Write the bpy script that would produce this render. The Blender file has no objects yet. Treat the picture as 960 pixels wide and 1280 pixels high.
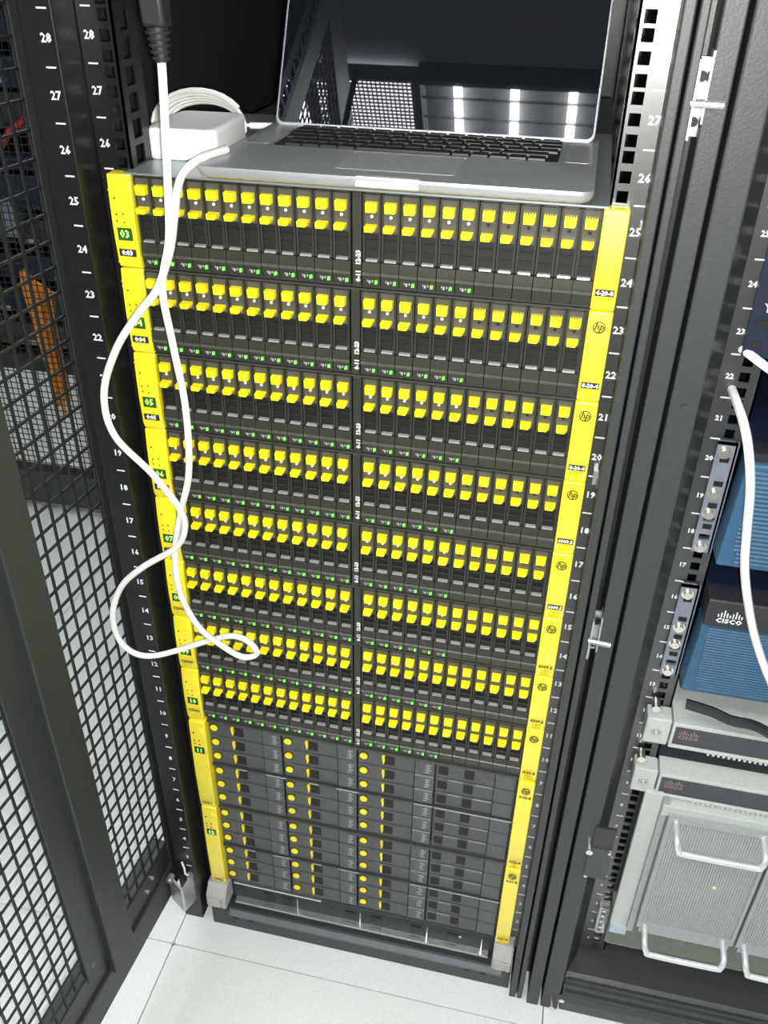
import bpy, bmesh, math, random
from mathutils import Matrix, Vector
random.seed(7)
SC = bpy.context.scene
COL = SC.collection
K = 0.001                      # everything below is written in millimetres
U = 44.45                      # one rack unit

# ------------------------------------------------------------------ camera
cam_data = bpy.data.cameras.new('camera')
cam_data.sensor_fit = 'AUTO'
cam_data.sensor_width = 36.0
cam_data.lens = 1100.457 * 36.0 / 1280.0
cam_data.clip_start = 0.01
cam_data.clip_end = 60
cam = bpy.data.objects.new('camera', cam_data)
COL.objects.link(cam)
RIGHT = Vector((0.97573077, 0.21840617, 0.01575476))
DOWN = Vector((0.133101, -0.53442019, -0.8346731))
FWD = Vector((-0.17387809, 0.8165132, -0.5505203))
M = Matrix.Identity(4)
for i in range(3):
    M[i][0] = RIGHT[i]; M[i][1] = -DOWN[i]; M[i][2] = -FWD[i]
CAM = Vector((196.797, -780.187, 1301.737))
M[0][3], M[1][3], M[2][3] = CAM * K
cam.matrix_world = M
SC.camera = cam

# ------------------------------------------------------------------ world and exposure
w = bpy.data.worlds.new('room_air'); SC.world = w
w.use_nodes = True
w.node_tree.nodes['Background'].inputs[0].default_value = (0.86, 0.95, 0.92, 1)
w.node_tree.nodes['Background'].inputs[1].default_value = 0.10
SC.view_settings.view_transform = 'Standard'
SC.view_settings.look = 'None'
SC.view_settings.exposure = 1.65
SC.view_settings.gamma = 1.0
SC.view_settings.use_curve_mapping = False
TUBE_STRENGTH = 38.0
# the phone's little flash lamp next to its lens
fl = bpy.data.lights.new('phone_flash', 'POINT')
fl.energy = 14.0
fl.shadow_soft_size = 0.008
fl.color = (1.0, 0.98, 0.94)
flo = bpy.data.objects.new('phone_flash', fl); COL.objects.link(flo)
flo.location = (CAM + RIGHT * 16 + DOWN * 14) * K
try:
    SC.cycles.use_denoising = True
    SC.cycles.max_bounces = 8
    SC.cycles.sample_clamp_indirect = 6
except Exception:
    pass

# ------------------------------------------------------------------ materials
def mat(name, col, rough=0.5, metal=0.0, noise=60.0, amt=0.12, bump=0.0, emit=0.0, spec=0.5, coat=0.0, emit_col=None):
    m = bpy.data.materials.new(name); m.use_nodes = True
    nt = m.node_tree; b = nt.nodes['Principled BSDF']
    b.inputs['Roughness'].default_value = rough
    b.inputs['Metallic'].default_value = metal
    b.inputs['Specular IOR Level'].default_value = spec
    b.inputs['Coat Weight'].default_value = coat
    b.inputs['Coat Roughness'].default_value = 0.34
    c = (*col, 1.0)
    if amt > 0:
        tc = nt.nodes.new('ShaderNodeTexCoord')
        nz = nt.nodes.new('ShaderNodeTexNoise'); nz.inputs['Scale'].default_value = noise
        nz.inputs['Detail'].default_value = 3
        rp = nt.nodes.new('ShaderNodeValToRGB')
        lo = tuple(max(0, x * (1 - amt)) for x in col); hi = tuple(min(1, x * (1 + amt)) for x in col)
        rp.color_ramp.elements[0].position = 0.3; rp.color_ramp.elements[1].position = 0.7
        rp.color_ramp.elements[0].color = (*lo, 1); rp.color_ramp.elements[1].color = (*hi, 1)
        nt.links.new(tc.outputs['Object'], nz.inputs['Vector'])
        nt.links.new(nz.outputs['Fac'], rp.inputs['Fac'])
        nt.links.new(rp.outputs['Color'], b.inputs['Base Color'])
        if bump > 0:
            bp = nt.nodes.new('ShaderNodeBump'); bp.inputs['Strength'].default_value = bump
            bp.inputs['Distance'].default_value = 0.0006
            nt.links.new(nz.outputs['Fac'], bp.inputs['Height'])
            nt.links.new(bp.outputs['Normal'], b.inputs['Normal'])
    else:
        b.inputs['Base Color'].default_value = c
    if emit > 0:
        b.inputs['Emission Color'].default_value = (*(emit_col or col), 1)
        b.inputs['Emission Strength'].default_value = emit
    return m

MT = dict(
    yellow=mat('yellow_plastic', (1.0, 0.80, 0.005), 0.45, noise=25, amt=0.04, spec=1.0, coat=1.0),
    tab=mat('yellow_latch_plastic', (1.0, 0.80, 0.01), 0.4, noise=40, amt=0.05),
    carrier=mat('drive_carrier_plastic', (0.027, 0.028, 0.020), 0.42, noise=90, amt=0.15, bump=0.1),
    rib=mat('drive_rib_plastic', (0.048, 0.050, 0.042), 0.38, noise=90, amt=0.12),
    plate=mat('drive_plate_plastic', (0.074, 0.072, 0.058), 0.38, noise=90, amt=0.12),
    gripbar=mat('grip_bar_plastic', (0.020, 0.020, 0.016), 0.3, noise=90, amt=0.12),
    emboss=mat('embossed_yellow', (0.62, 0.50, 0.004), 0.5, noise=25, amt=0.04),
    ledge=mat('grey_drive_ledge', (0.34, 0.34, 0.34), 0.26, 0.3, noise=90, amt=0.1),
    railglint=mat('painted_rail_glint', (0.40, 0.41, 0.42), 0.35, noise=90, amt=0.1),
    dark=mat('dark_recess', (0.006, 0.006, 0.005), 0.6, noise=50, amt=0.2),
    large=mat('large_drive_plastic', (0.070, 0.074, 0.074), 0.42, noise=120, amt=0.12, bump=0.15),
    largeb=mat('large_drive_label_block', (0.078, 0.083, 0.088), 0.38, noise=120, amt=0.12),
    chassis=mat('enclosure_steel', (0.055, 0.058, 0.060), 0.4, 0.3, noise=40, amt=0.15),
    filler=mat('dark_filler_plastic', (0.018, 0.021, 0.023), 0.6, noise=60, amt=0.2, bump=0.2),
    lipm=mat('grey_base_lip', (0.13, 0.14, 0.15), 0.4, noise=60, amt=0.1),
    cover=mat('brushed_steel_cover', (0.42, 0.46, 0.48), 0.38, 0.7, noise=35, amt=0.08),
    silver=mat('silver_trim', (0.72, 0.74, 0.76), 0.25, 0.9, noise=60, amt=0.06),
    zinc=mat('zinc_plated_steel', (0.50, 0.51, 0.51), 0.30, 0.75, noise=120, amt=0.12),
    cap=mat('grey_plastic_cap', (0.42, 0.41, 0.40), 0.5, noise=70, amt=0.06),
    rack=mat('black_rack_paint', (0.024, 0.026, 0.025), 0.36, noise=300, amt=0.18, bump=0.25),
    post=mat('dark_grey_rack_post', (0.052, 0.056, 0.055), 0.42, noise=400, amt=0.15, bump=0.25),
    post2=mat('grey_rack_post', (0.038, 0.042, 0.0415), 0.45, noise=400, amt=0.12, bump=0.25),
    rail=mat('glossy_black_rail', (0.018, 0.020, 0.019), 0.36, noise=200, amt=0.15, bump=0.05, spec=1.0, coat=1.0),
    door=mat('door_black_paint', (0.030, 0.033, 0.034), 0.42, noise=300, amt=0.15, bump=0.2),
    wire=mat('black_mesh_wire', (0.007, 0.0075, 0.008), 0.55, noise=300, amt=0.15),
    railleft=mat('black_left_rail', (0.008, 0.009, 0.0088), 0.34, noise=200, amt=0.2, bump=0.1),
    print=mat('white_print', (0.78, 0.80, 0.82), 0.5, amt=0),
    printdim=mat('grey_print', (0.34, 0.35, 0.34), 0.5, amt=0),
    darkprint=mat('olive_print', (0.09, 0.08, 0.01), 0.5, amt=0),
    labelblack=mat('black_label', (0.02, 0.02, 0.015), 0.5, amt=0.1),
    lcd=mat('display_window', (0.03, 0.10, 0.02), 0.15, amt=0.05),
    green=mat('green_led', (0.10, 0.9, 0.06), 0.3, amt=0, emit=1.0, emit_col=(0.10, 1.0, 0.04)),
    amber=mat('amber_lamp', (0.8, 0.75, 0.2), 0.3, amt=0, emit=0.12, emit_col=(0.9, 0.9, 0.25)),
    digit=mat('green_digit', (0.3, 0.9, 0.15), 0.3, amt=0, emit=0.28, emit_col=(0.55, 1.0, 0.22)),
    white=mat('white_plastic', (0.86, 0.87, 0.86), 0.35, noise=40, amt=0.03),
    cable=mat('white_cable', (0.80, 0.80, 0.77), 0.42, noise=60, amt=0.05),
    blackrub=mat('black_rubber', (0.020, 0.021, 0.024), 0.5, noise=80, amt=0.15),
    alu=mat('laptop_aluminium', (0.46, 0.47, 0.48), 0.36, 0.55, noise=500, amt=0.05),
    alulight=mat('bright_aluminium', (0.86, 0.88, 0.90), 0.34, 0.6, noise=200, amt=0.04),
    key=mat('black_key', (0.022, 0.022, 0.024), 0.4, noise=200, amt=0.1),
    pad=mat('trackpad_glass', (0.42, 0.43, 0.43), 0.25, 0.3, noise=200, amt=0.04),
    glass=mat('glossy_black_screen', (0.006, 0.007, 0.009), 0.015, noise=10, amt=0.1, spec=0.7),
    screw=mat('screw_steel', (0.75, 0.72, 0.66), 0.22, 0.9, noise=200, amt=0.1),
    bracket=mat('blue_grey_bracket', (0.24, 0.27, 0.32), 0.38, 0.35, noise=90, amt=0.08),
    blue=mat('blue_bezel_plastic', (0.032, 0.095, 0.175), 0.42, noise=80, amt=0.08),
    bluedark=mat('dark_blue_panel', (0.010, 0.016, 0.036), 0.4, noise=80, amt=0.15),
    cisco=mat('light_grey_paint', (0.50, 0.53, 0.51), 0.42, noise=200, amt=0.05),
    ciscodark=mat('charcoal_plate', (0.050, 0.055, 0.062), 0.4, noise=80, amt=0.12),
    olive=mat('olive_grey_panel', (0.13, 0.15, 0.12), 0.5, noise=60, amt=0.1),
    fanplate=mat('fan_tray_grey', (0.38, 0.40, 0.41), 0.42, 0.3, noise=150, amt=0.06),
    logored=mat('muted_rose_print', (0.30, 0.20, 0.20), 0.5, amt=0),
    bluelabel=mat('pale_blue_label', (0.45, 0.55, 0.60), 0.4, noise=60, amt=0.05),
    orange=mat('orange_paint', (0.80, 0.30, 0.03), 0.5, noise=30, amt=0.2),
    red=mat('red_cable', (0.45, 0.02, 0.04), 0.45, noise=60, amt=0.1),
    tile=mat('white_floor_tile', (0.80, 0.83, 0.82), 0.42, noise=260, amt=0.05, bump=0.1),
    seam=mat('floor_seam', (0.24, 0.26, 0.25), 0.7, noise=100, amt=0.1),
    wall=mat('painted_wall', (0.36, 0.38, 0.37), 0.7, noise=20, amt=0.05),
    ceil=mat('ceiling_panel', (0.17, 0.18, 0.19), 0.8, noise=200, amt=0.08, bump=0.3),
    tube=mat('fluorescent_tube', (1, 1, 1), 0.5, amt=0, emit=TUBE_STRENGTH, emit_col=(0.95, 1.0, 0.98)),
    panel=mat('lamp_diffuser', (1, 1, 1), 0.5, amt=0, emit=9.0, emit_col=(0.94, 0.93, 1.0)),
    reflector=mat('lamp_reflector', (0.10, 0.10, 0.11), 0.5, 0.0, noise=40, amt=0.05),
)

# ------------------------------------------------------------------ mesh building
class MB:
    def __init__(s): s.v = []; s.f = []
    def box(s, x0, x1, y0, y1, z0, z1):
        n = len(s.v)
        s.v += [(x, y, z) for x in (x0, x1) for y in (y0, y1) for z in (z0, z1)]
        s.f += [tuple(n + i for i in q) for q in ((0, 1, 3, 2), (4, 6, 7, 5), (0, 4, 5, 1), (2, 3, 7, 6), (0, 2, 6, 4), (1, 5, 7, 3))]
        return s
    def hexa(s, p):                       # 8 points ordered like box()
        n = len(s.v); s.v += [tuple(q) for q in p]
        s.f += [tuple(n + i for i in q) for q in ((0, 1, 3, 2), (4, 6, 7, 5), (0, 4, 5, 1), (2, 3, 7, 6), (0, 2, 6, 4), (1, 5, 7, 3))]
        return s
    def prism(s, poly, axis, a, b):       # poly in the two other axes (cyclic order x,y,z)
        n = len(s.v); k = len(poly)
        def P(p, h):
            return {'x': (h, p[0], p[1]), 'y': (p[0], h, p[1]), 'z': (p[0], p[1], h)}[axis]
        s.v += [P(p, a) for p in poly] + [P(p, b) for p in poly]
        s.f += [tuple(n + i for i in range(k)), tuple(n + k + i for i in reversed(range(k)))]
        s.f += [(n + i, n + k + i, n + k + (i + 1) % k, n + (i + 1) % k) for i in range(k)]
        return s
    def cyl(s, p0, p1, r, n=10, r1=None):
        p0, p1 = Vector(p0), Vector(p1); d = (p1 - p0).normalized()
        a = d.orthogonal().normalized(); b = d.cross(a); r1 = r if r1 is None else r1
        m = len(s.v)
        for p, rr in ((p0, r), (p1, r1)):
            for i in range(n):
                t = 2 * math.pi * i / n
                s.v.append(tuple(p + a * math.cos(t) * rr + b * math.sin(t) * rr))
        s.f += [tuple(m + i for i in reversed(range(n))), tuple(m + n + i for i in range(n))]
        s.f += [(m + i, m + (i + 1) % n, m + n + (i + 1) % n, m + n + i) for i in range(n)]
        return s
    def tube(s, pts, r, n=8, closed=False):
        pts = [Vector(p) for p in pts]; L = len(pts); m = len(s.v); up = None
        for i, p in enumerate(pts):
            if closed: d = pts[(i + 1) % L] - pts[i - 1]
            else: d = pts[min(i + 1, L - 1)] - pts[max(i - 1, 0)]
            d.normalize()
            if up is None: up = d.orthogonal().normalized()
            up = (up - d * up.dot(d)).normalized(); side = d.cross(up)
            for j in range(n):
                t = 2 * math.pi * j / n
                s.v.append(tuple(p + up * math.cos(t) * r + side * math.sin(t) * r))
        for i in range(L if closed else L - 1):
            k = (i + 1) % L
            for j in range(n):
                s.f.append((m + i * n + j, m + i * n + (j + 1) % n, m + k * n + (j + 1) % n, m + k * n + j))
        if not closed:
            s.f.append(tuple(m + j for j in reversed(range(n))))
            s.f.append(tuple(m + (L - 1) * n + j for j in range(n)))
        return s
    def mesh(s, name, m, smooth=False):
        me = bpy.data.meshes.new(name)
        me.from_pydata([(x * K, y * K, z * K) for x, y, z in s.v], [], s.f)
        bm = bmesh.new(); bm.from_mesh(me)
        bmesh.ops.recalc_face_normals(bm, faces=bm.faces)
        bm.to_mesh(me); bm.free()
        me.materials.append(m)
        if smooth:
            me.polygons.foreach_set('use_smooth', [True] * len(me.polygons))
            try: me.set_sharp_from_angle(angle=math.radians(40))
            except Exception: pass
        return me

def put(name, mesh, parent=None, loc=(0, 0, 0), rot=None, bevel=0, seg=2):
    o = bpy.data.objects.new(name, mesh); COL.objects.link(o)
    o.location = tuple(c * K for c in loc)
    if rot: o.rotation_euler = rot
    if parent: o.parent = parent
    if bevel:
        b = o.modifiers.new('bevel', 'BEVEL'); b.width = bevel * K; b.segments = seg; b.limit_method = 'ANGLE'
        b.angle_limit = math.radians(35)
    return o

def part(name, mb, m, parent, loc=(0, 0, 0), rot=None, bevel=0, smooth=False, seg=2):
    return put(name, mb.mesh(name, m, smooth), parent, loc, rot, bevel, seg)

def tag(o, label=None, cat=None, group=None, kind=None):
    if label: o['label'] = label
    if cat: o['category'] = cat
    if group: o['group'] = group
    if kind: o['kind'] = kind
    return o

def thing(name, label, cat, loc=(0, 0, 0), rotz=0.0, group=None):
    o = bpy.data.objects.new(name, None); COL.objects.link(o)
    o.empty_display_size = 0.05
    o.location = tuple(c * K for c in loc); o.rotation_euler = (0, 0, rotz)
    return tag(o, label, cat, group)

def struct(name, mb, m, loc=(0, 0, 0), parent=None):
    o = part(name, mb, m, parent, loc)
    if parent is None: o['kind'] = 'structure'
    return o

TXT = {}
def text_mesh(s, size, m, italic=0.0, space=1.0, bold=0.0):
    key = (s, size, m.name, italic, space, bold)
    if key not in TXT:
        c = bpy.data.curves.new('lettering', 'FONT'); c.body = s; c.size = size * K
        c.align_x = 'CENTER'; c.align_y = 'CENTER'; c.resolution_u = 1
        c.shear = italic; c.space_character = space; c.offset = bold * K
        c.extrude = 0.1 * K
        o = bpy.data.objects.new('tmp', c); COL.objects.link(o)
        dg = bpy.context.evaluated_depsgraph_get()
        me = bpy.data.meshes.new_from_object(o.evaluated_get(dg)); me.name = 'lettering'
        me.materials.clear(); me.materials.append(m)
        bpy.data.objects.remove(o); bpy.data.curves.remove(c)
        TXT[key] = me
    return TXT[key]
FACE = (math.radians(90), 0, 0)           # lettering that faces the viewer (-Y)
def text(name, s, size, m, parent, loc, rot=FACE, **kw):
    return put(name, text_mesh(s, size, m, **kw), parent, loc, rot)

def rrect(x0, x1, y0, y1, r, n=5):
    pts = []
    for cx, cy, a0 in ((x1 - r, y1 - r, 0), (x0 + r, y1 - r, 90), (x0 + r, y0 + r, 180), (x1 - r, y0 + r, 270)):
        for i in range(n + 1):
            a = math.radians(a0 + 90 * i / n); pts.append((cx + r * math.cos(a), cy + r * math.sin(a)))
    return pts

def spline(pts, step=6):                  # Catmull-Rom
    P = [Vector(p) for p in pts]; P = [P[0] * 2 - P[1]] + P + [P[-1] * 2 - P[-2]]; out = []
    for i in range(1, len(P) - 2):
        for k in range(step):
            t = k / step; a, b, c, d = P[i - 1:i + 3]
            out.append(0.5 * ((2 * b) + (c - a) * t + (2 * a - 5 * b + 4 * c - d) * t * t + (3 * b - a - 3 * c + d) * t ** 3))
    out.append(P[-2]); return out

FLOOR = -88.0
# ------------------------------------------------------------------ room shell
fl_o = struct('floor', MB().box(-4200, 2600, -3600, 3600, FLOOR - 60, FLOOR - 6), MT['seam'])
tile_me = MB().prism(rrect(-299, 299, -299, 299, 3, 1), 'z', -7, 0).mesh('tile', MT['tile'])
for ix in range(-6, 4):
    for iy in range(-2, 5):
        put('tile', tile_me, fl_o, (-297 + 300 + 600 * ix, -56 + 300 + 600 * iy, FLOOR), bevel=0)
struct('wall_back', MB().box(-4200, 2600, 3600, 3700, FLOOR, 2800), MT['wall'])
struct('wall_left', MB().box(-4300, -4200, -3600, 3700, FLOOR, 2800), MT['wall'])
struct('wall_right', MB().box(2600, 2700, -3600, 3700, FLOOR, 2800), MT['wall'])
ceil = struct('ceiling', MB().box(-4300, 2700, -3600, 3700, 2680, 2760), MT['ceil'])

# ------------------------------------------------------------------ ceiling lamps
def troffer(x0, y0, label):
    t = thing('ceiling_light', label, 'ceiling light', (x0, y0, 2600), group='ceiling lights over the aisle')
    part('frame', MB().box(-300, -285, -300, 300, 0, 80).box(285, 300, -300, 300, 0, 80).box(-285, 285, -300, -285, 0, 80).box(-285, 285, 285, 300, 0, 80).box(-300, 300, -300, 300, 72, 80), MT['reflector'], t)
    for i in (-1, 0, 1):
        part('tube', MB().cyl((i * 176, -278, 40), (i * 176, 278, 40), 13, 8), MT['tube'], t)
    lou = MB()
    for k in range(-3, 4): lou.box(-284, 284, k * 75 - 1, k * 75 + 1, 14, 24)
    part('louvre', lou, MT['reflector'], t)
    return t
pl = thing('ceiling_panel_lamp', 'flat white ceiling panel lamp, mirrored behind door mesh in the laptop screen', 'ceiling light', (-652, -1336, 2600))
part('frame', MB().box(-300, -288, -300, 300, 0, 60).box(288, 300, -300, 300, 0, 60).box(-288, 288, -300, -288, 0, 60).box(-288, 288, 288, 300, 0, 60), MT['ceil'], pl)
part('diffuser', MB().box(-288, 288, -288, 288, 40, 46), MT['panel'], pl)
gr = MB()
for k_ in range(22): gr.box(-20 + k_ * 14 - 1.8, -20 + k_ * 14 + 1.8, -288, 288, 6, 12)
for k_ in range(41): gr.box(-20, 286, -290 + k_ * 14, -286.4 + k_ * 14, 6, 12)
gr.box(-60, -20, -288, 288, 4, 14).box(-200, -160, -288, 288, 4, 14)
part('reflection_grille', gr, MT['reflector'], pl)  # added over the lamp to imitate door mesh mirrored in the laptop screen
for (x, y) in ((-50, -1336), (-1350, -1336), (1250, -1336), (-1350, 1500), (-2600, 700), (-1350, 2500)):
    troffer(x, y, {(-50, -1336): 'ceiling lamp of three bright tubes mirrored in the dark laptop screen',
                   (-1350, -1336): 'three-tube ceiling lamp over the aisle left of the open mesh door',
                   (1250, -1336): 'three-tube ceiling lamp over the aisle in front of the network rack',
                   (-1350, 1500): 'unseen three-tube ceiling lamp set just beyond the wire fence to brighten the floor',  # unseen lamp, placed here to brighten the floor behind the fence
                   (-2600, 700): 'three-tube ceiling lamp near the left wall before the wire fence',
                   (-1350, 2500): 'three-tube ceiling lamp beyond the wire fence over the far racks'}[(x, y)])

# ------------------------------------------------------------------ rack parts
def ladder_rail(xa, xb, hx0, hx1, y, z0, n, parent, m, side_x, depth=45):
    """front face with square holes, three per unit, and a return flange with holes"""
    b = MB(); yb = y + 2
    b.box(xa, hx0, y, yb, z0, z0 + n * U); b.box(hx1, xb, y, yb, z0, z0 + n * U)
    z = z0
    hs = (6.35, 22.25, 38.1)
    edges = [z0]
    for k in range(n):
        for h in hs: edges += [z0 + k * U + h - 4.9, z0 + k * U + h + 4.9]
    edges.append(z0 + n * U)
    for i in range(0, len(edges), 2): b.box(hx0, hx1, y, yb, edges[i], edges[i + 1])
    s0, s1 = (side_x, side_x + 2) if side_x <= xa else (side_x - 2, side_x)
    b.box(s0, s1, y, y + 12, z0, z0 + n * U); b.box(s0, s1, y + 30, y + depth, z0, z0 + n * U)
    for k in range(n * 2 + 1): b.box(s0, s1, y + 12, y + 30, max(z0, z0 + k * U / 2 - 3), min(z0 + n * U, z0 + k * U / 2 + 3))
    return part('mounting_rail', b, m, parent)

TICK = MB().box(-4.6, 4.6, -0.3, 0.3, -0.65, 0.65).mesh('tick_mark', MT['print'])
TICKD = MB().box(-4.2, 4.2, -0.3, 0.3, -0.6, 0.6).mesh('tick_mark', MT['printdim'])
def numbers(rail, x, xt, y, lo, hi, size=11, dim=False, rev=False):
    m = MT['printdim' if dim else 'print']
    for k in range(lo, hi + 1):
        text('unit_number', str(k), size, m, rail, (x, y - 0.3, (k - 0.5) * U), bold=0.25)
        put('tick_mark', TICKD if dim else TICK, rail, (xt, y, k * U))

r1 = thing('server_rack', 'open black server rack packed with yellow-fronted drive shelves', 'server rack', (0, 0, FLOOR))
g = thing  # shorthand not used further
def rp(name, mb, m, **kw):                # rack part written in world z
    return part(name, mb, m, r1, (0, 0, -FLOOR), **kw)
TOP = 1960
rp('side_panel', MB().box(-300, -296, 45, 1000, FLOOR, TOP), MT['rack'])
rp('side_panel', MB().box(292, 296, 40, 1000, FLOOR, TOP), MT['rack'])
rp('rear_panel', MB().box(-296, 292, 996, 1000, FLOOR, TOP), MT['rack'])
rp('roof_panel', MB().box(-300, 296, 0, 1000, TOP, TOP + 4), MT['rack'])
rp('base_panel', MB().box(-290, 290, 40, 990, FLOOR + 40, FLOOR + 44), MT['rack'])
# base bar across the front, with slots
bb = MB().prism([(-6, -86), (-6, -44), (-2, -39), (46, -39), (46, -86)], 'x', -246, 246)
bar = rp('base_bar', bb, MT['post2'], bevel=1.5)
part('base_lip', MB().prism([(-10, -50), (-10, -45), (-4, -40), (-4, -50)], 'x', -214, 232), MT['lipm'], bar)
for xs in (-205, -178, 180, 204):
    part('slot', MB().box(xs - 5, xs + 5, -6.6, -5.8, -62, -57), MT['dark'], bar)
# left front post with its own printed numbers
lp = rp('front_post', MB().box(-284, -253, -25, 44, FLOOR + 40, TOP), MT['railleft'], bevel=1)
numbers(lp, -262, -262, -25.2, 1, 30, 10)
rl = ladder_rail(-252, -219, -233, -223.5, 13, 0, 42, r1, MT['railleft'], -219); rl.location = (0, 0, -FLOOR * K)
numbers(rl, -243, -243, 12.9, 1, 31, 10)
rr = ladder_rail(219, 252, 223.5, 233, 13, 0, 42, r1, MT['rail'], 219); rr.location = (0, 0, -FLOOR * K)
numbers(rr, 244, 243.5, 12.9, 1, 31, 10)
for sx in (-1, 1):
    rp('rear_rail', MB().box(sx * 236 - 14, sx * 236 + 14, 700, 740, 0, TOP), MT['rack'])
# right front post: two ribs, a channel and an outer face
rp('front_post', MB().box(248.5, 258, -20, 44, FLOOR + 6, TOP), MT['post2'], bevel=1.5)
rp('front_post', MB().box(260.5, 268, -20, 44, FLOOR + 6, TOP), MT['post2'], bevel=1.5)
rp('post_channel', MB().box(252, 280, 30, 44, FLOOR, TOP), MT['rack'])
rp('front_post', MB().box(276, 293.5, -22, 44, FLOOR + 2, TOP), MT['post2'], bevel=1.5)
part('levelling_foot', MB().cyl((262, 8, FLOOR), (262, 8, FLOOR + 12), 9, 12).cyl((262, 8, FLOOR + 12), (262, 8, FLOOR + 40), 4, 8).cyl((262, -12, FLOOR + 1), (262, -12, FLOOR + 14), 6, 6), MT['zinc'], r1, (0, 0, -FLOOR))
# latch plates in the right channel
for zc, h in ((1199, 28), (661, 27)):
    lt = rp('latch_plate', MB().box(267, 269, -24, -4, zc - h, zc + h).box(269, 276.5, -5, -3, zc - h, zc + h).box(275.5, 277, -24, -4, zc - h + 12, zc + h + 6), MT['zinc'])
    part('latch_pin', MB().cyl((266, -22, zc - 2), (290, -24, zc - 2), 3.2, 10), MT['zinc'], lt)
    part('latch_hole', MB().cyl((272, -9, zc + 15), (272, -4, zc + 15), 4, 10).cyl((272, -9, zc - 17), (272, -4, zc - 17), 3.6, 10), MT['dark'], lt)
rp('rail_clip', MB().box(243, 247, 4, 13, 18.9 * U, 19.25 * U).box(248, 251, 4, 13, 18.8 * U, 19.1 * U), MT['zinc'])
rp('rail_clip', MB().box(246.5, 249.5, 9, 13, 24.62 * U, 24.72 * U), MT['zinc'])
# zinc corner bracket by the door hinge
br = rp('corner_bracket', MB().hexa([(-292, -41, 16), (-291, -41, 76), (-291, -38, 16), (-290, -38, 76), (-268, -53, 8), (-267, -53, 64), (-266, -50, 8), (-265, -50, 64)])
        .hexa([(-268, -53, 8), (-267, -53, 64), (-265, -51, 8), (-264, -51, 64), (-262, -25, 2), (-261, -25, 70), (-259, -25, 2), (-258, -25, 70)])
        .box(-266, -259, -32, -25, 64, 72), MT['zinc'])
part('hinge_screw', MB().cyl((-287, -48, 74), (-287, -38, 74), 5.5, 12).cyl((-287, -50, 74), (-287, -48, 74), 3.4, 10), MT['zinc'], br)
part('wire_clip', MB().tube([(-262, -30, 70), (-267, -32, 76), (-268, -30, 86), (-272, -28, 98)], 1.6, 6), MT['white'], br)
# filler between the lowest shelf and the base
fp = rp('filler_panel', MB().box(-210, 214, 12, 16, -38, 22), MT['filler'])
part('trim_strip', MB().box(-206, -60, 4, 16, 20.5, 24), MT['silver'], fp)
part('trim_strip', MB().box(-60, 214, 7, 16, 20.5, 23), MT['chassis'], fp)
part('trim_strip', MB().box(-206, 208, 2, 14, -29, -24), MT['silver'], fp)
for xs in (-102, 2, 110, 196):
    part('strip_tab', MB().box(xs - 0.7, xs + 0.7, 10, 13, -24, 2), MT['zinc'], fp)
for xs in (-150, -120, -14, 28, 92, 150):
    part('panel_slot', MB().box(xs - 9, xs + 9, 11, 12.5, -18, 0), MT['dark'], fp)
text('panel_mark', '88', 9, MT['print'], fp, (160, 11.5, -4))
for sx, x0, x1 in ((-1, -246, -213), (1, 215, 244)):
    c = rp('end_cap', MB().prism([(14, 24), (-4, 24), (-18, 6), (-18, -20), (14, -20)], 'x', x0, x1), MT['cap'], bevel=1.2)
    part('cap_step', MB().box(x0 + 3, x1 - 9, -20, -17, -18, 2), MT['cap'], c, bevel=1)
    part('cap_step', MB().box(x1 - 7, x1 - 1, -20, -17, -18, 2), MT['cap'], c, bevel=1)

# ------------------------------------------------------------------ small-drive shelves (two units high, 24 drives)
PIT, HALF = 17.40, 14.0
W = 8.3
body = MB().box(-W, W, 3, 40, 2, 86.4)
body.box(-W, -W + 2.0, -0.5, 3, 27, 86.4).box(W - 2.0, W, -0.5, 3, 27, 86.4)
body.prism([(3, 26.5), (-1.6, 25.5), (-2.2, 17), (0, 3), (3, 3)], 'x', -W, W)
DRIVE = body.mesh('drive', MT['carrier'])
PLATE = MB().box(-W + 2.0, W - 2.0, -0.2, 3, 52.5, 85.6).mesh('face_plate', MT['plate'])
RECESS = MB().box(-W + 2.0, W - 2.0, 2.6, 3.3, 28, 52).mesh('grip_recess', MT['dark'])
LEDGE = MB().prism([(4, 26.2), (-1.0, 26.2), (-0.6, 27.9), (4, 28.6)], 'x', -5.6, 5.6).mesh('ledge', MT['ledge'])
LIP = MB().prism([(0.4, 18.2), (-3.0, 15.6), (-3.0, 13.6), (0.4, 12.6)], 'x', -W, W).mesh('lip', MT['plate'])
BARS = MB().box(-5.4, 5.4, 0.6, 3.2, 44.6, 46.2).box(-5.4, 5.4, 0.6, 3.2, 36.2, 37.8).mesh('grip_bar', MT['gripbar'])
def tabmesh(h, cut, dp=6):
    m = MB()
    poly = [(-5.1, h), (5.1, h), (5.1 - 0.5, 1.0 + cut), (4.4 - cut * 0.7, 0), (-4.6, 0)]
    n = len(m.v)
    front = [(-5.1, -dp, h - 0.4), (5.1, -dp, h - 0.4), (4.7, -dp, 1.2 + cut), (4.0 - cut * 0.7, -dp, 0), (-4.7, -dp, 0)]
    back = [(-5.3, 0.5, h), (5.3, 0.5, h), (5.2, 0.5, 1 + cut), (4.8 - cut * 0.6, 0.5, -0.6), (-5.1, 0.5, -0.6)]
    m.v += front + back
    m.f += [(0, 1, 2, 3, 4), (9, 8, 7, 6, 5)] + [(i, 5 + i, 5 + (i + 1) % 5, (i + 1) % 5) for i in range(5)]
    return m
ut = tabmesh(8.6, 0.3)
UPPER = ut.mesh('upper_tab', MT['tab'])
LOWER = tabmesh(5.2, 1.6, 8.6).mesh('lower_tab', MT['tab'])
utr = tabmesh(7.4, 0.3)
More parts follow.
